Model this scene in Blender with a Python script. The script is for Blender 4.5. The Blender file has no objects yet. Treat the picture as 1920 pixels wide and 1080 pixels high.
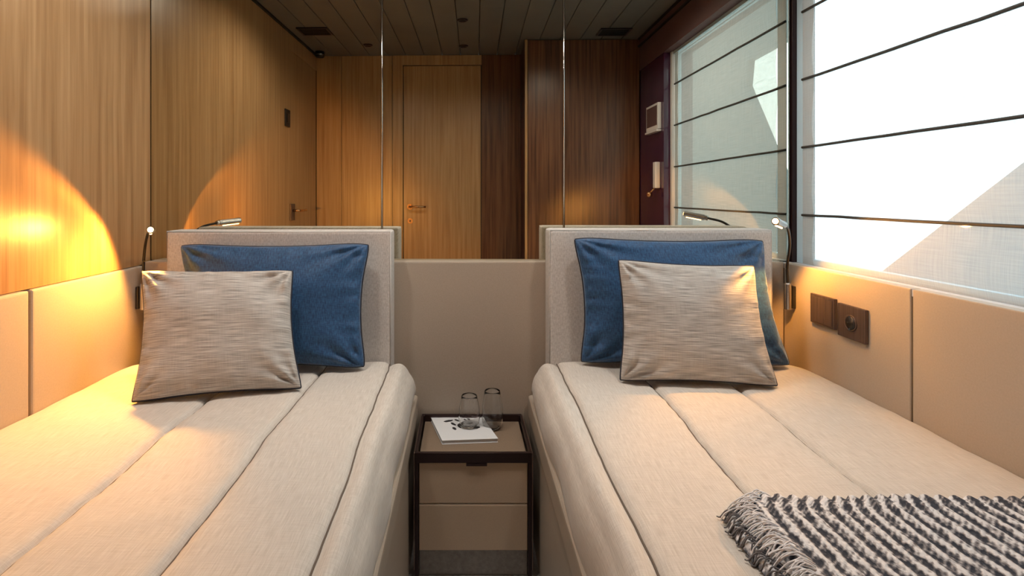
import bpy, bmesh, math, random
from mathutils import Vector, noise, Matrix
random.seed(4)
S = bpy.context.scene
COL = S.collection

# ------------------------------------------------------------------ camera, world, exposure
F, CX, CY, EYE = 1000.0, 868.0, 368.0, 1.15
cam = bpy.data.objects.new('camera', bpy.data.cameras.new('camera')); COL.objects.link(cam)
cam.location = (0, 0, EYE); cam.rotation_euler = (math.pi/2, 0, 0)
cam.data.sensor_width = 36; cam.data.lens = F/1920*36
cam.data.shift_x = (960-CX)/1920; cam.data.shift_y = -(540-CY)/1920
cam.data.clip_start = 0.01
S.camera = cam
S.view_settings.view_transform = 'Standard'; S.view_settings.look = 'None'
S.view_settings.gamma = 1; S.view_settings.use_curve_mapping = False
S.view_settings.exposure = 0.0
WORLD_STRENGTH = 3.8
w = bpy.data.worlds.new('sky'); S.world = w; w.use_nodes = True
wn = w.node_tree.nodes; wl = w.node_tree.links
bg = wn['Background']; bg.inputs['Strength'].default_value = WORLD_STRENGTH
tc = wn.new('ShaderNodeTexCoord'); sp = wn.new('ShaderNodeSeparateXYZ'); rp = wn.new('ShaderNodeValToRGB')
rp.color_ramp.elements[0].position = 0.0; rp.color_ramp.elements[0].color = (.86, .93, 1.0, 1)
rp.color_ramp.elements[1].position = 0.9; rp.color_ramp.elements[1].color = (.62, .84, 1, 1)
wl.new(tc.outputs['Generated'], sp.inputs[0]); wl.new(sp.outputs['Z'], rp.inputs[0]); wl.new(rp.outputs[0], bg.inputs['Color'])
try:
    S.cycles.max_bounces = 10; S.cycles.transparent_max_bounces = 12; S.cycles.sample_clamp_indirect = 8
except Exception: pass
def light(name, kind, loc, energy, color, aim=None, **kw):
    d = bpy.data.lights.new(name, kind); d.energy = energy; d.color = color
    for k, v in kw.items(): setattr(d, k, v)
    o = bpy.data.objects.new(name, d); COL.objects.link(o); o.location = loc
    if aim: o.rotation_euler = (Vector(aim)-Vector(loc)).to_track_quat('-Z', 'Y').to_euler()
    return o
# light portal in the window opening (adds no light, only guides the sky's)
pd = bpy.data.lights.new('window_portal', 'AREA'); pd.shape = 'RECTANGLE'; pd.size = 1.25; pd.size_y = 1.1
po = bpy.data.objects.new('window_portal', pd); COL.objects.link(po); po.location = (1.325, 1.35, 1.45)
po.rotation_euler = (0, math.pi/2, 0)
pd.size, pd.size_y = 1.1, 1.25
pd.cycles.is_portal = True
WARM = (1.0, 0.43, 0.075)
LAMP_L, LAMP_R = Vector((-.993, 1.683, 1.045)), Vector((.963, 1.636, 1.068))
light('reading_light_left', 'SPOT', LAMP_L, 165, WARM, aim=(-1.28, 1.36, .78), spot_size=math.radians(150), spot_blend=.25, shadow_soft_size=.012)
light('reading_light_right', 'SPOT', LAMP_R, 160, WARM, aim=(1.15, 1.40, .70), spot_size=math.radians(150), spot_blend=.25, shadow_soft_size=.012)
# ceiling spots seen in the mirror, then unseen downlights added for fill
DOWN = [(-.72, .19), (-.033, .713), (-.04, .15)]
FILL = [(-.62, 1.30), (.62, 1.30), (-.62, 1.22-.06), (.62, 1.22-.06)][:2]+[(0, 1.42)]
for i, (x, y) in enumerate(FILL):
    light('fill_downlight', 'SPOT', (x, y, 2.215), 33, (1, .92, .84), aim=(x, y, 0), spot_size=math.radians(165), spot_blend=.6, shadow_soft_size=.06)

# ------------------------------------------------------------------ helpers
def P(px, py, d): return Vector(((px-CX)/F*d, d, EYE-(py-CY)/F*d))
MATS = {}
def nodes(m):
    m.use_nodes = True; nt = m.node_tree
    return nt, nt.nodes, nt.links, nt.nodes['Principled BSDF']
def mat(name, col, rough=.5, metal=0, **kw):
    if name in MATS: return MATS[name]
    m = bpy.data.materials.new(name); nt, n, l, b = nodes(m)
    b.inputs['Base Color'].default_value = (*col, 1); b.inputs['Roughness'].default_value = rough
    b.inputs['Metallic'].default_value = metal
    for k, v in kw.items(): b.inputs[k].default_value = v
    MATS[name] = m; return m
def texmat(name, cols, scale=(1,1,1), detail=4, rough=.6, bump=.1, bdist=.002, pos=(.3,.7), nscale=1, rot=(0,0,0), rvar=0, **kw):
    """noise stretched by `scale` drives colour and bump"""
    m = bpy.data.materials.new(name); nt, n, l, b = nodes(m)
    t = n.new('ShaderNodeTexCoord'); mp = n.new('ShaderNodeMapping'); mp.inputs['Scale'].default_value = scale
    mp.inputs['Rotation'].default_value = rot
    ns = n.new('ShaderNodeTexNoise'); ns.inputs['Scale'].default_value = nscale; ns.inputs['Detail'].default_value = detail
    ns.inputs['Roughness'].default_value = .6
    r = n.new('ShaderNodeValToRGB')
    e = r.color_ramp.elements
    e[0].position, e[1].position = pos; e[0].color = (*cols[0], 1); e[1].color = (*cols[-1], 1)
    for i, c in enumerate(cols[1:-1]):
        q = e.new(pos[0]+(pos[1]-pos[0])*(i+1)/(len(cols)-1)); q.color = (*c, 1)
    l.new(t.outputs['Object'], mp.inputs[0]); l.new(mp.outputs[0], ns.inputs['Vector'])
    l.new(ns.outputs['Fac'], r.inputs[0]); l.new(r.outputs[0], b.inputs['Base Color'])
    if bump:
        bp = n.new('ShaderNodeBump'); bp.inputs['Strength'].default_value = bump; bp.inputs['Distance'].default_value = bdist
        l.new(ns.outputs['Fac'], bp.inputs['Height']); l.new(bp.outputs[0], b.inputs['Normal'])
    b.inputs['Roughness'].default_value = rough
    for k, v in kw.items(): b.inputs[k].default_value = v
    MATS[name] = m; return m
def weave(name, c1, c2, sx, sz, rough=.85, bump=.25, sheen=0, sheencol=(1,1,1), cross=.35):
    """woven cloth: two stretched noises crossed (UV driven: u across, v up, in metres)"""
    m = bpy.data.materials.new(name); nt, n, l, b = nodes(m)
    t = n.new('ShaderNodeUVMap'); t.uv_map = 'UVMap'
    outs = []
    for sc in ((sx, sz, 1), (sz, sx, 1)):
        mp = n.new('ShaderNodeMapping'); mp.inputs['Scale'].default_value = sc
        ns = n.new('ShaderNodeTexNoise'); ns.inputs['Scale'].default_value = 1; ns.inputs['Detail'].default_value = 3
        l.new(t.outputs[0], mp.inputs[0]); l.new(mp.outputs[0], ns.inputs['Vector']); outs.append(ns.outputs['Fac'])
    mx = n.new('ShaderNodeMath'); mx.operation = 'MULTIPLY_ADD'; mx.inputs[1].default_value = cross
    sc = n.new('ShaderNodeMath'); sc.operation = 'MULTIPLY'; sc.inputs[1].default_value = 1-cross
    l.new(outs[0], sc.inputs[0]); l.new(outs[1], mx.inputs[0]); l.new(sc.outputs[0], mx.inputs[2])
    r = n.new('ShaderNodeValToRGB'); e = r.color_ramp.elements
    e[0].position, e[1].position = .36, .64; e[0].color = (*c1, 1); e[1].color = (*c2, 1)
    l.new(mx.outputs[0], r.inputs[0]); l.new(r.outputs[0], b.inputs['Base Color'])
    bp = n.new('ShaderNodeBump'); bp.inputs['Strength'].default_value = bump; bp.inputs['Distance'].default_value = .0015
    l.new(mx.outputs[0], bp.inputs['Height']); l.new(bp.outputs[0], b.inputs['Normal'])
    b.inputs['Roughness'].default_value = rough
    if sheen:
        b.inputs['Sheen Weight'].default_value = sheen; b.inputs['Sheen Tint'].default_value = (*sheencol, 1); b.inputs['Sheen Roughness'].default_value = .35
    MATS[name] = m; return m

def link(name, me, m, parent=None, smooth=False, label=None, kind=None):
    if parent is not None:
        me.transform(Matrix.Translation(-PLOC.get(parent.name, Vector((0,0,0)))))
    if smooth:
        for p in me.polygons: p.use_smooth = True
    me.materials.append(m)
    o = bpy.data.objects.new(name, me); COL.objects.link(o)
    if parent is not None:
        o.parent = parent; PLOC[o.name] = PLOC.get(parent.name, Vector((0,0,0)))
    if label: o['label'] = label
    if kind: o['kind'] = kind
    return o
PLOC = {}
def root(name, loc, label=None, cat=None, group=None, kind=None):
    o = bpy.data.objects.new(name, None); COL.objects.link(o); o.location = loc; o.empty_display_size = .05
    PLOC[o.name] = Vector(loc)
    if label: o['label'] = label
    if cat: o['category'] = cat
    if group: o['group'] = group
    if kind: o['kind'] = kind
    return o
def tag(o, label, cat, group=None):
    o['label'] = label; o['category'] = cat
    if group: o['group'] = group
    return o
def bm_box(bm, a, b, bev=0, seg=2):
    x0, y0, z0 = a; x1, y1, z1 = b
    vs = [bm.verts.new(p) for p in ((x0,y0,z0),(x1,y0,z0),(x1,y1,z0),(x0,y1,z0),(x0,y0,z1),(x1,y0,z1),(x1,y1,z1),(x0,y1,z1))]
    fs = [bm.faces.new([vs[i] for i in f]) for f in ((3,2,1,0),(4,5,6,7),(0,1,5,4),(1,2,6,5),(2,3,7,6),(3,0,4,7))]
    if bev:
        es = list({e for f in fs for e in f.edges})
        bmesh.ops.bevel(bm, geom=es, offset=bev, segments=seg, profile=.6, affect='EDGES')
def finish(bm):
    bmesh.ops.recalc_face_normals(bm, faces=bm.faces[:])
    me = bpy.data.meshes.new('mesh'); bm.to_mesh(me); bm.free(); return me
def box(name, a, b, m, parent=None, bev=0, seg=2, **kw):
    bm = bmesh.new(); bm_box(bm, a, b, bev, seg)
    return link(name, finish(bm), m, parent, smooth=False, **kw)
def boxes(name, lst, m, parent=None, bev=0, **kw):
    bm = bmesh.new()
    for a, b in lst: bm_box(bm, a, b, bev)
    return link(name, finish(bm), m, parent, **kw)
def bez(pts, n=24):
    """Catmull-Rom through points"""
    pts = [Vector(p) for p in pts]; q = [2*pts[0]-pts[1]]+pts+[2*pts[-1]-pts[-2]]; out = []
    per = max(2, n//(len(pts)-1))
    for i in range(1, len(q)-2):
        for k in range(per):
            t = k/per; a, b, c, d = q[i-1], q[i], q[i+1], q[i+2]
            out.append(.5*((2*b)+(c-a)*t+(2*a-5*b+4*c-d)*t*t+(3*b-a-3*c+d)*t**3))
    out.append(pts[-1]); return out
def bm_tube(bm, pts, r, seg=10, closed=False, caps=True):
    pts = [Vector(p) for p in pts]; n = len(pts); rings = []
    up = Vector((0,0,1))
    for i, p in enumerate(pts):
        if closed: t = pts[(i+1) % n]-pts[i-1]
        else: t = pts[min(i+1, n-1)]-pts[max(i-1, 0)]
        t.normalize()
        ref = up if abs(t.dot(up)) < .95 else Vector((1,0,0))
        a = t.cross(ref).normalized(); b = t.cross(a).normalized()
        rr = r[i] if isinstance(r, (list, tuple)) else r
        rings.append([bm.verts.new(p+rr*(math.cos(2*math.pi*k/seg)*a+math.sin(2*math.pi*k/seg)*b)) for k in range(seg)])
    for i in range(n if closed else n-1):
        A, B = rings[i], rings[(i+1) % n]
        for k in range(seg): bm.faces.new((A[k], A[(k+1)%seg], B[(k+1)%seg], B[k]))
    if caps and not closed: bm.faces.new(rings[0][::-1]); bm.faces.new(rings[-1])
def tube(name, pts, r, m, parent=None, seg=10, closed=False, **kw):
    bm = bmesh.new(); bm_tube(bm, pts, r, seg, closed)
    return link(name, finish(bm), m, parent, smooth=True, **kw)
def lathe(name, prof, c, m, parent=None, seg=32, axis='Z', closed=False, smooth=True, **kw):
    bm = bmesh.new(); rings = []
    for r, h in prof:
        ring = []
        for k in range(seg):
            a = 2*math.pi*k/seg; u, v = r*math.cos(a), r*math.sin(a)
            p = {'Z': (u, v, h), 'Y': (u, h, v), 'X': (h, u, v)}[axis]
            ring.append(bm.verts.new(Vector(c)+Vector(p)))
        rings.append(ring)
    for A, B in zip(rings, rings[1:]):
        for k in range(seg): bm.faces.new((A[k], A[(k+1)%seg], B[(k+1)%seg], B[k]))
    if closed:
        for k in range(seg): bm.faces.new((rings[-1][k], rings[-1][(k+1)%seg], rings[0][(k+1)%seg], rings[0][k]))
    else:
        bm.faces.new(rings[0][::-1]); bm.faces.new(rings[-1])
    return link(name, finish(bm), m, parent, smooth=smooth, **kw)
def prism(name, poly, x0, x1, m, parent=None, **kw):
    """polygon in the (y,z) plane extruded along x"""
    bm = bmesh.new(); A = [bm.verts.new((x0, y, z)) for y, z in poly]; B = [bm.verts.new((x1, y, z)) for y, z in poly]
    n = len(poly); bm.faces.new(A); bm.faces.new(B[::-1])
    for i in range(n): bm.faces.new((A[i], A[(i+1)%n], B[(i+1)%n], B[i]))
    return link(name, finish(bm), m, parent, **kw)
def grid(nx, ny, fn, uv=None, caps=None):
    """open grid mesh from fn(i,j)->Vector; uv(i,j)"""
    vs = [fn(i, j) for j in range(ny) for i in range(nx)]
    fs = [(j*nx+i, j*nx+i+1, (j+1)*nx+i+1, (j+1)*nx+i) for j in range(ny-1) for i in range(nx-1)]
    if caps: fs += caps(nx, ny)
    me = bpy.data.meshes.new('mesh'); me.from_pydata(vs, [], fs)
    if uv:
        lay = me.uv_layers.new(name='UVMap'); uvs = [uv(i, j) for j in range(ny) for i in range(nx)]
        for lp in me.loops: lay.data[lp.index].uv = uvs[lp.vertex_index]
    return me

# ------------------------------------------------------------------ materials
oak = texmat('oak_veneer', [(.25,.125,.048), (.40,.235,.105), (.53,.345,.175)], scale=(55, 55, 1.6), detail=5, rough=.33, bump=.10, bdist=.001, pos=(.18,.82))
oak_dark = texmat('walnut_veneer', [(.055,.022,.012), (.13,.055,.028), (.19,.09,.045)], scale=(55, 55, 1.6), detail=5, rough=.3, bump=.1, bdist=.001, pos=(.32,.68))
plum_wood = texmat('plum_veneer', [(.03,.010,.014), (.075,.022,.03)], scale=(55, 55, 1.6), detail=5, rough=.3, bump=.1, bdist=.001)
leather = texmat('taupe_leather', [(.42,.355,.285), (.46,.39,.315)], scale=(220,220,220), detail=3, rough=.42, bump=.12, bdist=.0006)
leather_dk = texmat('brown_leather', [(.23,.165,.115), (.27,.20,.14)], scale=(220,220,220), detail=3, rough=.4, bump=.12, bdist=.0006)
linen = weave('coverlet_linen', (.57,.52,.46), (.73,.68,.62), 500, 22, bump=.3, sheen=.15)
hb_cloth = weave('headboard_cloth', (.50,.47,.44), (.70,.67,.64), 300, 90, bump=.3)
greige = weave('greige_slub', (.28,.26,.24), (.68,.65,.61), 14, 480, rough=.55, bump=.5, sheen=.3, cross=.12)
blue = weave('blue_velvet', (.008,.035,.11), (.03,.12,.27), 300, 60, rough=.6, bump=.4, sheen=1.0, sheencol=(.6,.75,.95))
pip_dark = mat('dark_piping', (.018,.02,.035), .7)
black = mat('black_gap', (.012,.01,.01), .5)
bronze = mat('dark_bronze', (.035,.018,.018), .3, .5)
bronze_edge = mat('bronze_edge', (.32,.22,.18), .3, .8)
chrome = mat('brushed_chrome', (.62,.60,.58), .22, 1)
switchm = texmat('switch_bronze', [(.11,.078,.07), (.17,.125,.115)], scale=(300,300,3), detail=2, rough=.4, bump=.05, Metallic=.6)
flexm = mat('dark_flex_metal', (.06,.055,.05), .3, .8)
ceilm = texmat('ceiling_plank', [(.13,.13,.12), (.16,.16,.148)], scale=(3,3,3), rough=.45, bump=.03)
carpet = texmat('grey_carpet', [(.30,.295,.29), (.42,.415,.41)], scale=(90,90,90), rough=.95, bump=.6, bdist=.004)
plum = mat('plum_lacquer', (.055,.016,.045), .12)
mauve = texmat('mauve_wall', [(.10,.052,.052), (.12,.064,.064)], scale=(120,120,120), rough=.6, bump=.1)
aluminium = mat('anodised_blue_grey', (.50,.68,.80), .35, 0)
white = mat('white_plastic', (.7,.68,.68), .4)
brass = mat('satin_brass', (.62,.36,.18), .25, 1)
lampglow = bpy.data.materials.new('lamp_led'); nt, n, l, b = nodes(lampglow)
b.inputs['Emission Color'].default_value = (1,.6,.24,1); b.inputs['Emission Strength'].default_value = 14
b.inputs['Base Color'].default_value = (1,.8,.5,1)
mirror_m = mat('bronze_mirror', (.71,.675,.565), .004, 1)
mirror_edge = mat('mirror_bevel', (.85,.8,.74), .15, 1)
outside_m = texmat('grey_hull_paint', [(.13,.14,.15), (.15,.16,.17)], scale=(2,2,2), rough=.6, bump=0)
# sheer blind
blind_m = bpy.data.materials.new('sheer_blind_linen'); nt, n, l, b = nodes(blind_m); n.remove(b)
out = n['Material Output']
def blind_mat(m, dens, tcol):
    nt = m.node_tree; n = nt.nodes; l = nt.links; out = n['Material Output']
    t = n.new('ShaderNodeTexCoord'); hs = []
    for sc in ((1, 9, 420), (1, 420, 9)):
        mp = n.new('ShaderNodeMapping'); mp.inputs['Scale'].default_value = sc
        ns = n.new('ShaderNodeTexNoise'); ns.inputs['Scale'].default_value = 1; ns.inputs['Detail'].default_value = 3
        l.new(t.outputs['Object'], mp.inputs[0]); l.new(mp.outputs[0], ns.inputs['Vector']); hs.append(ns)
    ad = n.new('ShaderNodeMath'); ad.operation = 'ADD'; l.new(hs[0].outputs['Fac'], ad.inputs[0]); l.new(hs[1].outputs['Fac'], ad.inputs[1])
    mr = n.new('ShaderNodeMapRange'); mr.inputs['From Min'].default_value = .7; mr.inputs['From Max'].default_value = 1.3
    mr.inputs['To Min'].default_value = dens-.12; mr.inputs['To Max'].default_value = dens+.12
    l.new(ad.outputs[0], mr.inputs['Value'])
    tr = n.new('ShaderNodeBsdfTransparent'); tr.inputs['Color'].default_value = (*tcol, 1)
    tl = n.new('ShaderNodeBsdfTranslucent'); tl.inputs['Color'].default_value = (.50,.49,.47,1)
    df = n.new('ShaderNodeBsdfDiffuse'); df.inputs['Color'].default_value = (.62,.60,.58,1)
    m1 = n.new('ShaderNodeMixShader'); m1.inputs[0].default_value = .55; l.new(tl.outputs[0], m1.inputs[1]); l.new(df.outputs[0], m1.inputs[2])
    m2 = n.new('ShaderNodeMixShader'); l.new(mr.outputs[0], m2.inputs[0]); l.new(tr.outputs[0], m2.inputs[1]); l.new(m1.outputs[0], m2.inputs[2])
    l.new(m2.outputs[0], out.inputs['Surface'])
blind_mat(blind_m, .66, (1,1,1))
hem_m = bpy.data.materials.new('blind_hem_linen'); nt, n, l, b = nodes(hem_m); n.remove(b); blind_mat(hem_m, .95, (.9,1,.97))
pane_m = bpy.data.materials.new('window_glass'); nt, n, l, b = nodes(pane_m); n.remove(b)
tr = n.new('ShaderNodeBsdfTransparent'); tr.inputs['Color'].default_value = (.9,.97,.96,1); gl = n.new('ShaderNodeBsdfGlossy'); gl.inputs['Roughness'].default_value = .02
mx = n.new('ShaderNodeMixShader'); mx.inputs[0].default_value = .06
l.new(tr.outputs[0], mx.inputs[1]); l.new(gl.outputs[0], mx.inputs[2]); l.new(mx.outputs[0], n['Material Output'].inputs['Surface'])
glass_m = mat('clear_glass', (1,1,1), .02, 0, **{'Transmission Weight': 1.0, 'IOR': 1.45})
paper = mat('white_paper', (.80,.82,.84), .6)
ink = mat('black_ink', (.02,.02,.025), .5)
# throw wool
wool = bpy.data.materials.new('striped_wool'); nt, n, l, b = nodes(wool)
uvn = n.new('ShaderNodeUVMap'); uvn.uv_map = 'UVMap'; sep = n.new('ShaderNodeSeparateXYZ'); l.new(uvn.outputs[0], sep.inputs[0])
mp = n.new('ShaderNodeMapping'); mp.inputs['Scale'].default_value = (120, 60, 1); l.new(uvn.outputs[0], mp.inputs[0])
ns = n.new('ShaderNodeTexNoise'); ns.inputs['Scale'].default_value = 1; ns.inputs['Detail'].default_value = 3; l.new(mp.outputs[0], ns.inputs['Vector'])
def mth(op, a, b=None, c=None):
    q = n.new('ShaderNodeMath'); q.operation = op
    for i, v in enumerate((a, b, c)):
        if v is None: continue
        if isinstance(v, (int, float)): q.inputs[i].default_value = v
        else: l.new(v, q.inputs[i])
    return q.outputs[0]
sx_ = mth('SINE', mth('MULTIPLY', sep.outputs['X'], 2*math.pi/.026))
tw = mth('SINE', mth('MULTIPLY', mth('ADD', sep.outputs['Y'], mth('MULTIPLY', sep.outputs['X'], -.9)), 2*math.pi/.011))
val = mth('ADD', mth('ADD', mth('MULTIPLY', sx_, .32), mth('MULTIPLY', tw, .10)), mth('MULTIPLY', mth('SUBTRACT', ns.outputs['Fac'], .5), 1.9))
rr = n.new('ShaderNodeValToRGB'); e = rr.color_ramp.elements; e[0].position = 0.22; e[0].color = (.035,.042,.06,1); e[1].position = .74; e[1].color = (.80,.80,.82,1)
q = e.new(.46); q.color = (.24,.235,.25,1)
l.new(mth('ADD', val, .5), rr.inputs[0]); l.new(rr.outputs[0], b.inputs['Base Color'])
bp = n.new('ShaderNodeBump'); bp.inputs['Strength'].default_value = .8; bp.inputs['Distance'].default_value = .004
l.new(val, bp.inputs['Height']); l.new(bp.outputs[0], b.inputs['Normal']); b.inputs['Roughness'].default_value = .95
fringe_w = mat('white_yarn', (.86,.86,.88), .95); fringe_d = mat('grey_yarn', (.16,.16,.17), .95)

# ------------------------------------------------------------------ structure
FZ, CZ = -.03, 2.228          # floor and ceiling
XL, XR, XB = -1.172, 1.168, 1.228
YB, YM = -.09, 2.0
fl = box('floor', (-1.3, -.25, FZ-.06), (1.4, 2.2, FZ), carpet, kind='structure')
cl = box('ceiling', (-1.3, -.25, CZ+.012), (1.4, 2.2, CZ+.07), black, kind='structure')
x = -1.18; i = 0
while x < 1.30:
    box('ceiling_plank', (x+.002, YB-.02, CZ), (min(x+.139-.002, 1.34), 2.05, CZ+.012), ceilm, cl, bev=.0015, seg=1)
    x += .139
# left wall
wlft = box('wall_left', (XL-.12, YB-.12, FZ), (XL-.02, 2.1, CZ), black, kind='structure')
box('wood_panel', (XL-.02, .505, .90), (XL, YM, CZ-.012), oak, wlft)
for a, b_ in ((.505, 1.428), (1.436, 1.94)):
    box('leather_panel', (XL-.02, a, FZ), (XL+.012, b_, EYE-.252), leather, wlft, bev=.008, seg=3)
box('trim_1', (XL-.01, YB, CZ-.012), (XL+.014, YM, CZ), black, kind='structure')
# head wall: backing, lower leather panel with ledge, mirror
wh = box('wall_head', (XL-.02, 2.03, FZ), (1.34, 2.12, CZ), black, kind='structure')
box('leather_panel', (XL+.012, 1.94, FZ), (XR, 2.03, EYE-.238), leather, wh, bev=.005, seg=2)
DEL = .012
def my(x): return YM-(x-XL)*math.tan(DEL)
mr_ = root('wall_mirror', (0, my(0), .93), 'tall bronze tinted mirror of three panes above the low leather head wall', 'mirror')
for a, b_ in ((XL+.001, -.3035), (-.3005, .3735), (.3765, 1.208)):
    bm = bmesh.new(); z0, z1 = EYE-.2385, CZ-.002; bv = .0022
    def q(x, z, o): return bm.verts.new((x, my(x)+o, z))
    fr = [q(a+bv, z0, 0), q(b_-bv, z0, 0), q(b_-bv, z1, 0), q(a+bv, z1, 0)]
    bk = [q(a+bv, z0, .006), q(b_-bv, z0, .006), q(b_-bv, z1, .006), q(a+bv, z1, .006)]
    bm.faces.new(fr); bm.faces.new(bk[::-1])
    for k in range(4): bm.faces.new((fr[k], fr[(k+1)%4], bk[(k+1)%4], bk[k]))
    link('mirror_pane', finish(bm), mirror_m, mr_)
for xs in (-.302, .375):
    tube('polished_joint', [(xs, my(xs)-.0005, EYE-.236), (xs, my(xs)-.0005, CZ-.004)], .0024, mirror_edge, mr_, seg=8)
# right wall
wr = box('wall_right', (1.19, YB-.12, FZ), (1.34, 2.1, EYE-.26), leather_dk, kind='structure')
for a, b_ in ((.31, .90), (.904, 1.386), (1.392, 1.94)):
    box('leather_panel', (XR, a, FZ), (XR+.03, b_, EYE-.241), leather, wr, bev=.004, seg=3)
box('window_ledge', (XR+.004, .78, EYE-.262), (1.33, 2.0, EYE-.2435), white, wr, bev=.002)
box('soffit', (XR-.003, .302, 2.008), (1.34, 2.05, CZ-.001), mauve, wr)
box('lacquer_panel', (XR+.002, .302, EYE-.24), (1.34, .76, 2.008), plum, wr)
box('end_panel', (1.19, YB-.12, EYE-.26), (1.34, .302, CZ), mauve, wr)
for dx, dz in ((0, 0), (.0, -.05)):
    box('trim_2', (XR-.014-dx, .302, CZ-.012+dz), (XR-.003, 1.965, CZ-.001+dz), black, kind='structure')
# window
win = root('window_1', (1.31, 1.35, EYE-.24), kind='structure')
boxes('window_frame', [((1.24, .76, EYE-.242), (1.262, .79, 2.008)), ((1.24, 1.93, EYE-.242), (1.262, 1.96, 2.008)),
      ((1.24, .79, EYE-.242), (1.262, 1.93, .925)), ((1.24, .79, 1.99), (1.262, 1.93, 2.008))], aluminium, win)
box('window_pane', (1.250, .79, .925), (1.254, 1.93, 1.99), pane_m, win)
# metal jamb strips beside the mirror
box('trim_3', (1.212, 1.963, EYE-.2425), (1.262, 2.03, 2.007), bronze, kind='structure', bev=.001)
jm = box('trim_4', (XB, 1.925, EYE-.2425), (1.2395, 1.962, 2.007), aluminium, kind='structure', bev=.001)
box('trim_5', (XB-.02, .762, EYE-.2425), (1.2395, .785, 2.007), white, kind='structure')
# back wall and door
wb = box('wall_back', (XL-.02, -.17, FZ), (1.2, -.11, CZ), black, kind='structure')
dx0, dx1, dz1 = -.503, .086, 2.144
for a, b_ in ((XL, -.982), (-.979, -.590)):
    box('wood_panel', (a, -.11, FZ), (b_, YB, CZ-.004), oak, wb)
box('wood_panel', (-.586, -.11, FZ), (dx0-.006, YB+.004, CZ-.004), oak, wb)
box('wood_panel', (dx0-.006, -.11, dz1+.006), (dx1+.006, YB+.004, CZ-.004), oak, wb)
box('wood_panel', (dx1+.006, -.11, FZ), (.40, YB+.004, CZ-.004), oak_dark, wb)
dr = root('door_1', (-.2, YB, FZ), kind='structure')
leaf = box('door_leaf', (dx0, -.108, FZ+.005), (dx1, YB, dz1), oak, dr, bev=.001)
def lever(prefix, parent, c, axis, dirv, m):
    c = Vector(c); n_ = Vector(axis)
    bm = bmesh.new(); bm_tube(bm, [c, c+n_*.008], .022, 24)
    h = link('handle_rose', finish(bm), m, parent, smooth=False)
    d = Vector(dirv)
    tube('lever', [c+n_*.008, c+n_*.03, c+n_*.045+d*.012, c+n_*.047+d*.05, c+n_*.047+d*.125], .008, m, parent, seg=12)
lever('door', leaf, (-.454, YB, 1.07), (0, 1, 0), (1, 0, 0), brass)
bm = bmesh.new(); bm_tube(bm, [(-.452, YB, .962), (-.452, YB+.006, .962)], .020, 24); link('key_rose', finish(bm), brass, leaf)
bm = bmesh.new(); bm_tube(bm, [(-.452, YB+.006, .962), (-.452, YB+.009, .962)], .006, 12); link('keyhole', finish(bm), black, leaf)
# side door in the left wall
d2 = root('door_2', (XL, .2, FZ), kind='structure')
leaf2 = box('door_leaf', (XL-.018, YB+.01, FZ+.005), (XL-.002, .50, 2.11), oak, d2, bev=.001)
box('door_header', (XL-.018, YB, 2.113), (XL, .502, CZ-.012), oak, d2)
box('latch_plate', (XL-.002, .42, .99), (XL+.008, .50, 1.10), switchm, leaf2, bev=.002)
tube('lever', [(XL+.008, .46, 1.055), (XL+.045, .46, 1.055), (XL+.05, .44, 1.055), (XL+.05, .32, 1.055)], .009, brass, leaf2, seg=12)
tube('key_rose', [(XL-.002, .44, .93), (XL+.008, .44, .93)], .02, brass, leaf2, seg=20)
# wardrobe
wd = root('wardrobe', (.78, .1, FZ), 'full-height walnut wardrobe beside the door, seen in the mirror', 'wardrobe')
box('carcass', (.389, YB+.006, FZ), (1.187, .278, CZ-.001), plum_wood, wd)
box('edge_strip', (.385, .279, FZ+.01), (.403, .302, CZ-.002), oak, wd, bev=.002)
box('wardrobe_door', (.406, .280, FZ+.01), (1.165, .299, CZ-.006), oak_dark, wd, bev=.001)

# things on wall and ceiling seen in the mirror
def vent(x, y, lab):
    t = root('ceiling_vent', (x, y, CZ), lab, 'vent', 'ceiling vents')
    boxes('vent_frame', [((x-.10, y-.075, CZ-.008), (x+.10, y-.062, CZ-.0005)), ((x-.10, y+.062, CZ-.008), (x+.10, y+.075, CZ-.0005)),
          ((x-.10, y-.062, CZ-.008), (x-.087, y+.062, CZ-.0005)), ((x+.087, y-.062, CZ-.008), (x+.10, y+.062, CZ-.0005))], bronze, t)
    for k in range(6):
        yy = y-.052+k*.0208
        box('slat', (x-.087, yy-.006, CZ-.006), (x+.087, yy+.006, CZ-.001), black, t)
vent(-1.0, .52, 'dark ceiling vent by the wooden left wall, seen in the mirror')
vent(.95, .46, 'dark ceiling vent in front of the wardrobe, seen in the mirror')
for (x, y), lab in zip(DOWN, ('small round ceiling spotlight nearest the wooden left wall in the mirror',
                    'small round ceiling spotlight nearer the mirror, in line with the door', 'small round ceiling spotlight right above the cabin door in the mirror')):
    t = root('ceiling_spotlight', (x, y, CZ), lab, 'spotlight', 'ceiling spotlights')
    lathe('spot_ring', [(.020, -.0005), (.034, -.0005), (.034, -.004), (.028, -.007), (.020, -.006)], (x, y, CZ), bronze, t, closed=True)
    lathe('lens', [(.019, -.0005), (.019, -.0035)], (x, y, CZ), black, t)
t = root('smoke_detector', (-1.115, .0, CZ), 'small black round sensor in the ceiling corner above the side door', 'sensor')
lathe('sensor_body', [(.034, -.0005), (.034, -.035), (.028, -.042), (.001, -.042)], (-1.115, .02, CZ), black, t)
lathe('sensor_ring', [(.0345, -.022), (.0365, -.022), (.0365, -.027), (.0345, -.027)], (-1.115, .02, CZ), chrome, t, closed=True)
t = root('light_switch', (XL, .53, 1.62), 'black switch plate high on the wooden left wall, seen in the mirror', 'switch')
box('switch_plate', (XL+.0005, .515, 1.60), (XL+.009, .60, 1.71), black, t, bev=.002)
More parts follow.
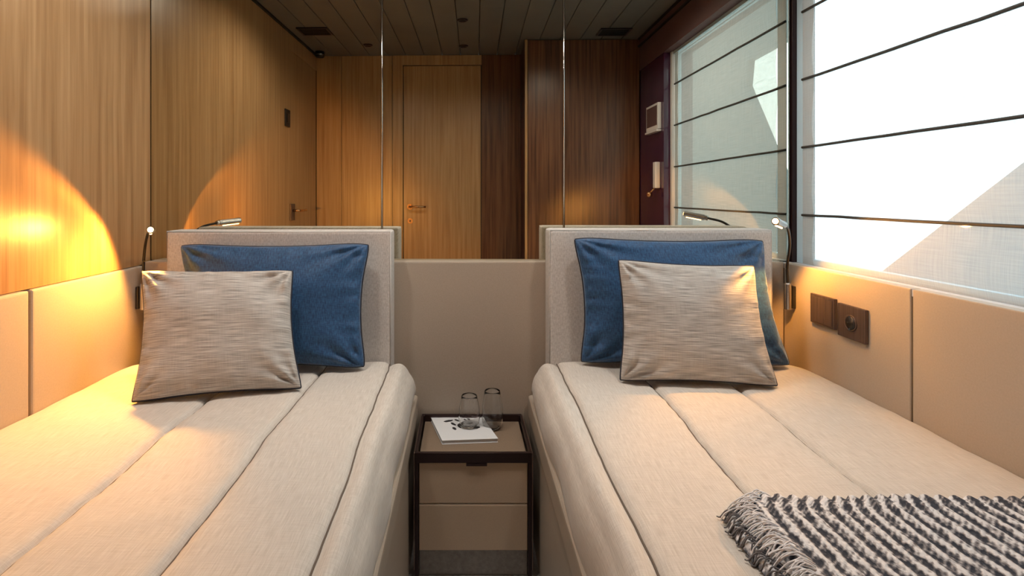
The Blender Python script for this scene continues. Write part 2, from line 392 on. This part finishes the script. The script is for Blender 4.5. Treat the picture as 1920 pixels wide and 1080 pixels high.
box('rocker', (XL+.009, .54, 1.625), (XL+.012, .575, 1.685), flexm, t, bev=.001)
t = root('wall_screen', (XR, .55, 1.6), 'small pale tilted screen on the plum lacquer panel, seen in the mirror', 'screen')
def skewbox(name, y0, y1, z0, z1, x0, x1, m, parent):
    return prism(name, [(y0, z0), (y1, z0), (y1, z1), (y0, z1)], x0, x1, m, parent)
box('screen_frame', (XR-.02, .50, 1.56), (XR+.0015, .72, 1.72), white, t, bev=.003)
box('screen_glass', (XR-.022, .515, 1.585), (XR-.0205, .705, 1.705), mauve, t)
box('bracket', (XR-.028, .50, 1.545), (XR+.0015, .72, 1.557), white, t, bev=.002)
t = root('wall_light', (XR, .62, 1.2), 'small pale wall light with brass knob on the plum panel, seen in the mirror', 'wall light')
box('light_body', (XR-.03, .655, 1.20), (XR+.0015, .70, 1.36), white, t, bev=.006)
tube('light_arm', [(XR-.01, .66, 1.21), (XR-.03, .65, 1.185), (XR-.045, .64, 1.17)], .006, brass, t)
lathe('brass_knob', [(.001, -.02), (.014, -.014), (.018, 0), (.014, .014), (.001, .02)], (XR-.045, .638, 1.16), brass, t)

for (x, y), lab in zip(FILL, ('lit ceiling downlight above the left bed, added to brighten the cabin', 'lit ceiling downlight above the right bed, added to brighten the cabin', 'lit ceiling downlight above the nightstand, added to brighten the cabin')):  # unseen fixtures added where the fill spots sit
    t = root('added_downlight', (x, y, CZ), lab, 'fill_downlight', 'added fill downlights over the beds')
    lathe('light_ring', [(.040, -.0005), (.055, -.0005), (.055, -.004), (.048, -.006), (.040, -.005)], (x, y, CZ), bronze, t, closed=True)
    lathe('light_lens', [(.039, -.0005), (.039, -.0025)], (x, y, CZ), lampglow, t)
# exterior: parts of the boat's side seen through the sheer blind
ex = prism('trim_6', [(-6, -1.5), (.9, -1.5), (-.32, 1.27), (-.93, 2.15), (-.89, 2.37), (1.3, 2.45), (1.3, 3.9), (-6, 3.9)], 2.5, 2.56, outside_m, kind='structure')
ex2 = prism('trim_7', [(5.6, -1.2), (3.9, .17), (2.38, 1.30), (1.9, 1.66), (1.55, 1.8), (1.2, -1.5)], 2.5, 2.56, outside_m, kind='structure')

# ------------------------------------------------------------------ roman blind
bl = root('roman_blind', (XB, 1.35, EYE-.24), 'sheer off-white roman blind with dark horizontal rods over the window', 'blind')
zs = [EYE-.2425, 1.083, 1.325, 1.569, 1.813, 2.006]; y0, y1 = .79, 1.921
for z0, z1 in zip(zs, zs[1:]):
    nz, ny = 10, 40
    def fn(i, j):
        v = i/(nz-1); y = y0+.05+(y1-.058-y0-.05)*j/(ny-1)
        sag = .008*math.sin(math.pi*(1-v)**1.6)+.002*noise.noise(Vector((y*5, v*2, z0*7)))
        return Vector((XB-.002-sag, y, z0+(z1-z0)*v))
    link('blind_fold', grid(nz, ny, fn), blind_m, bl, smooth=True)
for a, b_ in ((y0, y0+.05), (y1-.058, y1)):
    for z0, z1 in zip(zs, zs[1:]):
        box('side_hem', (XB-.004, a, z0+.001), (XB-.0015, b_, z1-.001), hem_m, bl)
rodm = mat('taupe_rod', (.045,.04,.035), .7)
for z in zs[1:-1]:
    pts = [(XB-.006, y0+(y1-y0)*k/12, z+.002*noise.noise(Vector((k*.7, z*5, 0)))) for k in range(13)]
    tube('rod', pts, .0048, rodm, bl, seg=6)
box('head_rail', (XB-.012, y0, 1.99), (XB+.02, y1, 2.0075), aluminium, bl)

# ------------------------------------------------------------------ beds
def bed(side, label, wallx, seams_h, seams_f, edge_h, edge_f, yh, yf, hb, hlabel):
    """side=-1 bed on the left: wall at wallx<0, aisle edge nearer 0"""
    s = side
    r = root('single_bed', ((wallx+edge_h)/2, 1.1, FZ), label, 'bed', 'twin beds')
    ny, NS = 150, 36
    ztop, zbot = .583, .435
    prof01 = sorted(set([0, .01, .03, .06, .1, .16, .23, .31, .4, .5, .6, .69, .77, .84, .89, .92, .94, .955, .97, .98, .99]))
    prof01 = [q for q in prof01]
    cellu = sorted(set([0, .008, .017, .028, .042, .06, .09, .13, .2, .3, .4, .5] + [1-q for q in (.008, .017, .028, .042, .06, .09, .13, .2, .3, .4)]))
    nc = len(cellu); K = len(seams_h); NT = nc*K+1
    def seamx(k, y):
        t = (y-yh)/(yf-yh); a = seams_h[k]+(seams_f[k]-seams_h[k])*t
        wob = .004*math.sin(y*9+s)+.004*noise.noise(Vector((y*6, s*3, 1)))+.002*noise.noise(Vector((y*22, s*3, k)))
        return a+wob*(.6 if k == K-1 else 1)
    def puff(x, y):
        return .0035*noise.noise(Vector((x*9, y*7, 3+s)))+.0016*noise.noise(Vector((x*30, y*22, 7)))
    def fn(i, j):
        t = j/(ny-1); y = yh+(yf-yh)*t
        ed = edge_h+(edge_f-edge_h)*t
        xs = [wallx]+[seamx(k, y) for k in range(K)]; esm = xs[-1]
        if i < NT:
            c, q = divmod(i, nc)
            if c == K: c, u = K-1, 1.0
            else: u = cellu[q]
            x = xs[c]+(xs[c+1]-xs[c])*u
            dL = abs(x-xs[c]) if c > 0 else 9
            d = min(dL, abs(x-xs[c+1]))
            z = ztop-.008+.016*(1-math.exp(-d/.0075))
            # gathers running out of the seams
            z += .0016*math.exp(-d/.03)*(1-math.exp(-d/.004))*noise.noise(Vector((y*45, c*7+(dL < .1)*3, s)))*2
            dw = abs(x-wallx); z -= .028*math.exp(-dw/.05)
        else:
            a = (i-NT+1)/NS
            w_ = abs(ed-esm)
            th = a*math.pi*.80
            cx = math.sin(th) if th < math.pi/2 else 1-.32*(1-math.sin(th))
            hh = (ztop-zbot)
            z = ztop-.004+.012*math.sin(min(1, a*3.2)*math.pi)-(hh*(1-math.cos(th))/(1-math.cos(math.pi*.80)))
            bulge = (w_+.009*noise.noise(Vector((y*5, a*1.5, s*9))) * min(1, a*3))
            x = esm+(-s)*bulge*(cx**.75)
        z += puff(x, y)
        dh = min(abs(y-yh), abs(y-yf)); k = math.exp(-dh/.018)*.018
        if z > zbot+.05: z -= k
        return Vector((x, y, z))
    N = NT+NS
    def caps(nx, ny): return [tuple(range(nx-1, -1, -1)), tuple((ny-1)*nx+i for i in range(nx)), tuple([j*nx for j in range(ny)]+[j*nx+nx-1 for j in range(ny-1, -1, -1)])]
    def fn2(i, j):
        if i == 0:
            p = fn(0, j); return Vector((p.x, p.y, zbot))
        return fn(i-1, j)
    arc = [0]; prev = fn2(0, 60)
    for i in range(1, N+1):
        p = fn2(i, 60); arc.append(arc[-1]+(p-prev).length); prev = p
    me = grid(N+1, ny, fn2, uv=lambda i, j: (arc[i], (yh+(yf-yh)*j/(ny-1))), caps=caps)
    bm = bmesh.new(); bm.from_mesh(me); bmesh.ops.recalc_face_normals(bm, faces=bm.faces[:]); bm.to_mesh(me); bm.free()
    mt = link('quilted_coverlet', me, linen, r, smooth=True)
    for k in range(K):
        pts = []
        for q in range(121):
            y = yh-.02-(yh-yf-.04)*q/120; x = seamx(k, y)
            pts.append((x, y, ztop-.008+puff(x, y)+.0022))
        tube('seam', pts, .0020, mat('seam_thread', (.15,.115,.09), .9), mt, seg=5)
    # base with upper rail
    e = edge_h
    lo, hi = sorted((wallx, e+s*.0))
    def rail(x_out, z0, z1, nm, m, bev):
        def X(y): return edge_h+(edge_f-edge_h)*(y-yh)/(yf-yh)+(-s)*x_out
        bm = bmesh.new(); vs = []
        for z in (z0, z1):
            vs.append([bm.verts.new(p) for p in ((wallx, yh+.09, z), (X(yh+.09), yh+.09, z), (X(yf), yf, z), (wallx, yf, z))])
        bm.faces.new(vs[0]); bm.faces.new(vs[1][::-1])
        for k in range(4): bm.faces.new((vs[0][k], vs[0][(k+1)%4], vs[1][(k+1)%4], vs[1][k]))
        bmesh.ops.recalc_face_normals(bm, faces=bm.faces[:])
        bmesh.ops.bevel(bm, geom=bm.edges[:], offset=bev, segments=3, profile=.6, affect='EDGES')
        return link(nm, finish(bm), m, r)
    rail(.002, .355, .434, 'base_rail', leather, .012)
    rail(-.004, FZ+.001, .353, 'bed_base', leather, .008)
    # headboard with welted front
    x0, x1, zt = hb
    r = root('headboard', ((x0+x1)/2, 1.94, .437), hlabel, 'headboard', 'twin headboards')
    bm = bmesh.new(); bm_box(bm, (x0, 1.842, .437), (x1, 1.938, zt), .012, 3); me = finish(bm)
    lay = me.uv_layers.new(name='UVMap')
    for lp in me.loops:
        v = me.vertices[lp.vertex_index].co; lay.data[lp.index].uv = (v.x+v.y, v.z+v.y)
    h = link('padded_front', me, hb_cloth, r, smooth=False)
    m_ = .004
    tube('welt', [(x0+m_, 1.846, .56), (x0+m_, 1.846, zt-m_), (x1-m_, 1.846, zt-m_), (x1-m_, 1.846, .56)], .0035, hb_cloth, h, seg=8)
    return r
bed(-1, 'single bed with cream channel-stitched cover against the wooden left wall', XL+.014, [-.716, -.462, -.250], [-.69, -.455, -.222], -.164, -.164, 1.838, .33, (-1.027, -.248, 1.031), 'pale upholstered headboard behind the bed by the wooden wall')
bed(1, 'single bed with cream channel-stitched cover under the window, holding the striped throw', XR-.002, [.820, .575, .322], [.745, .515, .280], .236, .222, 1.838, .34, (.298, 1.071, 1.036), 'pale upholstered headboard behind the bed under the window')

# ------------------------------------------------------------------ cushions
def cushion(label, group, BL, BR, TR, TL, T, m, k=(.05,.05,.04,.05), pip=None, seed=0, pr=.0035, rc=.026):
    BL, BR, TR, TL = map(Vector, (BL, BR, TR, TL))
    c = (BL+BR+TR+TL)/4
    nrm = ((BR-BL).cross(TL-BL)).normalized()
    if nrm.y > 0: nrm = -nrm
    W = (BR-BL).length; H = (TL-BL).length
    base = (BL+BR)/2
    r = root('cushion', (base.x, base.y, base.z), label, 'cushion', group)
    N = 56
    kb, kr, kt, kl = k
    def pos(u, v, side):
        # inward bow of each edge
        uu = u*(1-(kr if u > 0 else kl)*(1-abs(v)**2.2)*abs(u)**1.5*2)
        vv = v*(1-(kt if v > 0 else kb)*(1-abs(u)**2.2)*abs(v)**1.5*2)
        cr = rc*max(0, (u*u+v*v-1.35)/.65)**2
        uu *= 1-cr/W; vv *= 1-cr/H
        a, b_ = (uu+1)/2, (vv+1)/2
        p = BL*(1-a)*(1-b_)+BR*a*(1-b_)+TR*a*b_+TL*(1-a)*b_
        e = max(0, (1-u*u))*max(0, (1-v*v))
        th = T*(e**.40)+.006*min(1, (abs(u)*abs(v))**3)*min(1, e*14)
        # gathers radiating from the corners and along the seams
        ed = max(abs(u), abs(v))
        cor = (abs(u)*abs(v))**2
        ang = math.atan2(1-abs(v), 1-abs(u)+1e-6)
        w1 = .019*cor*math.sin(ang*11+seed+(u > 0)*2+(v > 0)*1.3)*min(1, e*10)
        w2 = .007*math.exp(-(1-abs(u))*7)*math.sin(v*19+seed+noise.noise(Vector((v*4, seed, u)))*5)*min(1, e*12)
        w3 = .006*math.exp(-(1-abs(v))*7)*math.sin(u*23+seed*2+noise.noise(Vector((u*4, seed, v)))*5)*min(1, e*12)
        w4 = .010*noise.noise(Vector((u*1.7+seed, v*1.7, side*2)))*min(1, e*3)
        return p+nrm*side*(th+.0025)+nrm*(w1+w2+w3+w4)*(1 if side > 0 else .6)*side
    vs, fs, uvs = [], [], []
    def sm(t): return math.sin(t*math.pi/2)        # denser towards the edges
    for side in (1, -1):
        o0 = len(vs)
        for j in range(N+1):
            for i in range(N+1):
                u, v = sm(2*i/N-1), sm(2*j/N-1)
                vs.append(pos(u, v, side)); uvs.append((u*W/2+seed, v*H/2))
        for j in range(N):
            for i in range(N):
                f = (o0+j*(N+1)+i, o0+j*(N+1)+i+1, o0+(j+1)*(N+1)+i+1, o0+(j+1)*(N+1)+i)
                fs.append(f if side > 0 else f[::-1])
    ring = [(i, 0) for i in range(N)]+[(N, j) for j in range(N)]+[(N-i, N) for i in range(N)]+[(0, N-j) for j in range(N)]
    off = (N+1)**2
    idx = [j*(N+1)+i for i, j in ring]
    for a in range(len(idx)):
        p, q_ = idx[a], idx[(a+1) % len(idx)]
        fs.append((q_, p, p+off, q_+off))
    me = bpy.data.meshes.new('mesh'); me.from_pydata(vs, [], fs)
    lay = me.uv_layers.new(name='UVMap')
    for lp in me.loops: lay.data[lp.index].uv = uvs[lp.vertex_index]
    edge = [(vs[a]+vs[a+off])/2 for a in idx]
    o = link('cushion_cover', me, m, r, smooth=True)
    edge = edge[::2]
    tube('piping', edge, pr, pip or m, r, seg=8, closed=True)
    return r
G = 'scatter cushions on the beds'
zc = .594
def on(px, py): # point on the bed top below pixel
    d = (EYE-zc)*1000/(py-CY); return P(px, py, d)
cushion('large blue velvet cushion against the left headboard', G, on(343, 693), on(689, 694), P(698, 453, 1.80), P(333, 455, 1.80), .060, blue, seed=1.3, pip=pip_dark)
cushion('large blue velvet cushion against the right headboard under the window', G, on(1084, 684), on(1488, 690), P(1434, 446, 1.80), P(1071, 442, 1.80), .060, blue, seed=4.1, pip=pip_dark)
cushion('smaller greige slub cushion leaning on the left blue cushion', G, on(244, 757), on(568, 730), P(551, 506, 1.655), P(263, 507, 1.60), .060, greige, k=(.035,.045,.025,.05), rc=.012, seed=2.2, pip=pip_dark)
cushion('smaller greige slub cushion leaning on the right blue cushion', G, on(1160, 715), on(1461, 726), P(1415, 497, 1.66), P(1157, 485, 1.665), .060, greige, k=(.035,.045,.03,.04), rc=.012, seed=5.7, pip=pip_dark)

# ------------------------------------------------------------------ nightstand
nx0, nx1, ny0, ny1, nz = -.148, .212, 1.640, 1.934, .360
ns_ = root('nightstand', ((nx0+nx1)/2, 1.79, FZ), 'low taupe leather nightstand with dark metal frame between the beds', 'nightstand')
for lx in (nx0, nx1-.011):
    for ly in (ny0, ny1-.011):
        box('leg', (lx, ly, FZ+.0005), (lx+.011, ly+.011, nz), bronze, ns_, bev=.001, seg=1)
box('tray_surface', (nx0+.012, ny0+.012, nz-.035), (nx1-.012, ny1-.012, nz-.022), leather_dk, ns_)
for a, b_ in (((nx0, ny0-.001, nz-.030), (nx1, ny0+.010, nz+.001)), ((nx0, ny1-.010, nz-.030), (nx1, ny1+.001, nz+.001)),
              ((nx0-.001, ny0+.010, nz-.030), (nx0+.007, ny1-.010, nz+.001)), ((nx1-.007, ny0+.010, nz-.030), (nx1+.001, ny1-.010, nz+.001))):
    box('tray_rim', a, b_, bronze, ns_, bev=.0012)
for xx in (nx0-.003, nx1+.0012):
    box('edge_trim', (xx, ny0-.001, FZ+.03), (xx+.0018, ny0+.004, nz), bronze_edge, ns_)
    box('edge_trim', (xx, ny0+.004, nz-.004), (xx+.0018, ny1, nz), bronze_edge, ns_)
box('carcass', (nx0+.013, ny0+.020, .056), (nx1-.013, ny1-.013, nz-.036), leather_dk, ns_)
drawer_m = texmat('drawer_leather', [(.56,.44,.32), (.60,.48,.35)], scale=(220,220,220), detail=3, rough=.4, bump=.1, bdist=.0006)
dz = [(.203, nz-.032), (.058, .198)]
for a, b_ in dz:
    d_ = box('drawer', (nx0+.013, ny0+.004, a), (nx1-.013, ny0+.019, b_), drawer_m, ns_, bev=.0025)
    box('drawer_edge_highlight', (nx0+.014, ny0+.0045, b_-.001), (nx1-.014, ny0+.018, b_+.0028), mat('lit_edge', (.62,.52,.42), .5), d_)  # pale strip paints the lit bevel along the drawer's top
    if b_ > .3: box('finger_pull', ((nx0+nx1)/2-.022, ny0-.002, b_-.007), ((nx0+nx1)/2+.072-.03, ny0+.0035, b_+.001), bronze, d_)

box('plinth', (nx0+.013, ny0+.022, FZ+.001), (nx1-.013, ny1-.013, .0555), carpet, ns_)
# book and glasses
tz = nz-.022
def on_t(px, py, z): d = (EYE-z)*1000/(py-CY); return P(px, py, d)
bz = tz+.014
c4 = [on_t(829, 826, bz), on_t(934, 822, bz), on_t(905, 782, bz), on_t(808, 783, bz)]
bk = root('booklet', (.03, 1.72, tz), 'white booklet with black brush marks on the nightstand tray', 'book')
def slab(name, pts, z0, z1, m, parent, **kw):
    bm = bmesh.new(); A = [bm.verts.new((p.x, p.y, z0)) for p in pts]; B = [bm.verts.new((p.x, p.y, z1)) for p in pts]; k_ = len(pts)
    bm.faces.new(A[::-1]); bm.faces.new(B)
    for i in range(k_): bm.faces.new((A[i], A[(i+1)%k_], B[(i+1)%k_], B[i]))
    return link(name, finish(bm), m, parent, **kw)
cc = sum(c4, Vector())/4
slab('back_cover', c4, tz+.0005, tz+.002, paper, bk)
slab('pages', [cc+(p-cc)*.975 for p in c4], tz+.002, bz-.0015, mat('page_edges', (.66,.68,.70), .8), bk)
cv = slab('front_cover', c4, bz-.0015, bz, paper, bk)
def bl_(u, v): return c4[0]*(1-u)*(1-v)+c4[1]*u*(1-v)+c4[2]*u*v+c4[3]*(1-u)*v
for (u, v, lw, ln, an) in ((.30,.83,.010,.022,.4), (.36,.68,.008,.02,2.2), (.33,.48,.008,.016,2.0), (.47,.85,.007,.018,2.4), (.50,.66,.014,.02,.9), (.44,.56,.006,.018,2.0),
                           (.58,.50,.008,.016,2.6), (.62,.88,.006,.014,1.9), (.74,.50,.012,.018,.2), (.70,.90,.005,.012,2.1), (.56,.75,.006,.014,.5), (.66,.65,.006,.018,.3)):
    p0 = bl_(u, v); pts = []
    for k in range(14):
        a = 2*math.pi*k/14; rr_ = 1+.28*noise.noise(Vector((math.cos(a)*2, math.sin(a)*2, u*9)))
        dx, dy = ln*.75*math.cos(a)*rr_, lw*.7*math.sin(a)*rr_
        pts.append(Vector((p0.x+dx*math.cos(an)-dy*math.sin(an), p0.y+(dx*math.sin(an)+dy*math.cos(an)), 0)))
    slab('brush_mark', pts, bz, bz+.0004, ink, cv)
def tumbler(c, h, rb, rm, rt, label):
    r = root('glass_tumbler', c, label, 'glass', 'water glasses')
    o_ = [(.001, 0), (rb*.8, 0), (rb, .004), (rm*.93, h*.14), (rm, h*.32), (rm*.93, h*.62), (rt, h)]
    prof = []
    for i in range(len(o_)-1):
        for k in range(5):
            t = k/5; t2 = t*t*(3-2*t) if i > 1 else t; prof.append((o_[i][0]+(o_[i+1][0]-o_[i][0])*t, o_[i][1]+(o_[i+1][1]-o_[i][1])*t))
    prof.append((rt, h)); inner = [(max(.001, a-.0016), max(.006, z)) for a, z in prof][::-1]
    lathe('glass_body', prof+[(rt-.0008, h+.0008)]+inner, c, glass_m, r, seg=40)
ga = on_t(889, 797, bz); gb = on_t(909, 786, tz)
tumbler((.022, 1.852, bz+.0008), .105, .027, .038, .027, 'clear stemless glass standing on the white booklet')
tumbler((.103, 1.868, tz+.0005), .130, .025, .038, .027, 'clear stemless glass behind the booklet at the tray edge')

# ------------------------------------------------------------------ reading lamps, switch and socket
def reading_lamp(s, base, tip, rear, mid, label):
    t = root('reading_lamp', base, label, 'lamp', 'flexible reading lamps')
    b_ = Vector(base)
    box('wall_bracket', (b_.x-.006, b_.y-.010, b_.z-.040), (b_.x+.006, b_.y+.010, b_.z+.040), flexm, t, bev=.004)
    bx_ = b_.x-s*.018
    bm = bmesh.new(); bm_tube(bm, [(bx_, b_.y, b_.z-.044), (bx_, b_.y, b_.z-.042), (bx_, b_.y, b_.z+.046), (bx_, b_.y, b_.z+.050)], [.009, .012, .012, .009], 20)
    link('holder', finish(bm), chrome, t, smooth=False)
    pts = bez([(bx_, b_.y, b_.z+.05)]+list(mid)+[rear], 40)
    tube('flexible_stem', pts, .0048, flexm, t, seg=10)
    tip, rear = Vector(tip), Vector(rear); d = (tip-rear).normalized()
    bm = bmesh.new(); bm_tube(bm, [rear-d*.002, rear+d*.002, rear+d*.012, rear+d*.0125, tip-d*.003, tip], [.008, .0105, .0105, .0125, .0125, .0115], 24)
    hd = link('lamp_head', finish(bm), chrome, t, smooth=False)
    bm = bmesh.new(); bm_tube(bm, [tip+d*.0005, tip+d*.002], .0085, 20); link('led_lens', finish(bm), lampglow, hd)
    # light strip on the underside
    bm = bmesh.new(); dn = Vector((0,0,-1)); c0 = rear+d*.03+dn*.0118; c1 = tip-d*.008+dn*.0118
    bm_tube(bm, [c0, c1], .0035, 8); link('led_strip', finish(bm), lampglow, hd)
reading_lamp(-1, (XL+.0185, 1.895, .79), LAMP_L-Vector((-.035*.6, .035*.85, 0))*0+Vector((.014, -.012, .0)), (-1.035, 1.770, 1.038),
             [(-1.135, 1.895, .90), (-1.115, 1.87, .97), (-1.075, 1.82, 1.022)], 'chrome flexible reading lamp lit on the wooden left wall side')
reading_lamp(1, (XR-.0065, 1.878, .795), LAMP_R+Vector((-.008, -.006, .006)), (1.025, 1.702, 1.058),
             [(1.138, 1.872, .905), (1.112, 1.815, .985), (1.070, 1.755, 1.040)], 'chrome flexible reading lamp lit beside the window')
def plate(y0, y1, z0, z1, name, label, cat):
    t = root(name, (XR, (y0+y1)/2, z0), label, cat)
    box('switch_plate', (XR-.012, y0, z0), (XR-.0005, y1, z1), switchm, t, bev=.0025)
    return t
def yz(px, py): d = (XR-.012)*1000/(px-CX); return d, EYE-(py-CY)/1000*d
ya, za = yz(1519, 540); yb, zb = yz(1565, 611)
t = plate(yb+.003, ya, .733, .829, 'light_switch', 'square bronze blank switch plate left of the power socket', 'switch')
for k in range(3):
    w_ = (ya-yb-.019)/3
    box('rocker', (XR-.0145, yb+.011+k*w_, .741), (XR-.012, yb+.011+(k+1)*w_-.0012, .821), switchm, t, bev=.0008, seg=1)
yc, _ = yz(1570, 0); yd, _ = yz(1622, 0)
t = plate(yd, yc, .723, .822, 'power_socket', 'square bronze round-hole power socket below the window ledge', 'socket')
cyy = (yc+yd)/2-.001; czz = .772
lathe('socket_well', [(.020, -.0005), (.021, -.003), (.0245, -.003), (.0245, 0)], (XR-.012, cyy, czz), switchm, t, axis='X', seg=36)
lathe('socket_recess', [(.0195, -.0012), (.0195, -.0035)], (XR-.012, cyy, czz), black, t, axis='X', seg=36)
for dz_ in (-.018, .018):
    box('earth_clip', (XR-.0168, cyy-.003, czz+dz_-.003), (XR-.0154, cyy+.003, czz+dz_+.003), chrome, t)
for dy in (-.0095, .0095):
    tube('pin_hole', [(XR-.0156, cyy+dy, czz), (XR-.016, cyy+dy, czz)], .0028, flexm, t, seg=10)

# ------------------------------------------------------------------ throw
tr_ = root('throw_blanket', (.8, .7, .59), 'folded grey and navy striped wool throw with fringe on the right bed', 'blanket')
def lcut(y): return .045*max(0, min(1, (y-.875)/.07))**2
def throw_layer(name, xa, xb, ya_, yb_, z0, th, parent, m, seed):
    NX, NY = 190, 90
    def edgey(x): return ya_+.012*noise.noise(Vector((x*4, seed, 0)))-.035*max(0, (x-.86)/.3)**2*0
    def fn(i, j):
        u, v = i/(NX-1), j/(NY-1); x0_ = xa+lcut(ya_+(yb_-ya_)*v); x = x0_+(xb-x0_)*u
        y = edgey(x)+(yb_-edgey(x))*v + .003*math.sin(x*2*math.pi/.026)*(1 if v < .03 else 0)
        ridge = .0022*math.sin(x*2*math.pi/.026)
        z = z0+th+ridge+.006*noise.noise(Vector((x*5, y*6, seed)))+.02*max(0, (x-1.0)/.16)**2
        ew = min(u*(xb-xa), v*(ya_-yb_), (1-v)*(ya_-yb_)); z -= th*.9*max(0, 1-ew/.012)**2
        return Vector((x, y, z))
    top = grid(NX, NY, fn, uv=lambda i, j: (xa+(xb-xa)*i/(NX-1), ya_+(yb_-ya_)*j/(NY-1)))
    bm = bmesh.new(); bm.from_mesh(top)
    bd = [e for e in bm.edges if e.is_boundary]
    ret = bmesh.ops.extrude_edge_only(bm, edges=bd)
    for v in [g for g in ret['geom'] if isinstance(g, bmesh.types.BMVert)]: v.co.z = z0
    bmesh.ops.recalc_face_normals(bm, faces=bm.faces[:])
    me = bpy.data.meshes.new('mesh'); bm.to_mesh(me); bm.free()
    return link(name, me, m, parent, smooth=True)
throw_layer('lower_fold', .440, 1.155, .938, .45, .597, .012, tr_, wool, 1)
throw_layer('upper_fold', .478, 1.150, .948, .46, .609, .014, tr_, wool, 2)
random.seed(9)
for nm, m, cnt, z_, x_, ln in (('fringe', fringe_w, 210, .619, .486, .033), ('dark_fringe', fringe_d, 130, .605, .452, .014)):
    bm = bmesh.new()
    for k in range(cnt):
        y = .945-(.945-.46)*(k+random.uniform(-.3, .3))/cnt
        L = ln*random.uniform(.7, 1.25); dy = random.uniform(-.012, .016); hz = random.uniform(.000, .006)
        xs_ = x_+lcut(y)+random.uniform(-.004, .012)
        p = [Vector((xs_+.008, y, z_+.003)), Vector((xs_-L*.25, y+dy*.2, z_+.007+hz)), Vector((xs_-L*.65, y+dy*.6, z_+.001+hz)),
             Vector((xs_-L, y+dy, z_-.012+hz)), Vector((xs_-L-.004, y+dy*1.3, max(.596, z_-.022)))]
        bm_tube(bm, bez(p, 8), .0013, 4)
    link(nm, finish(bm), m, tr_, smooth=True, kind='stuff')
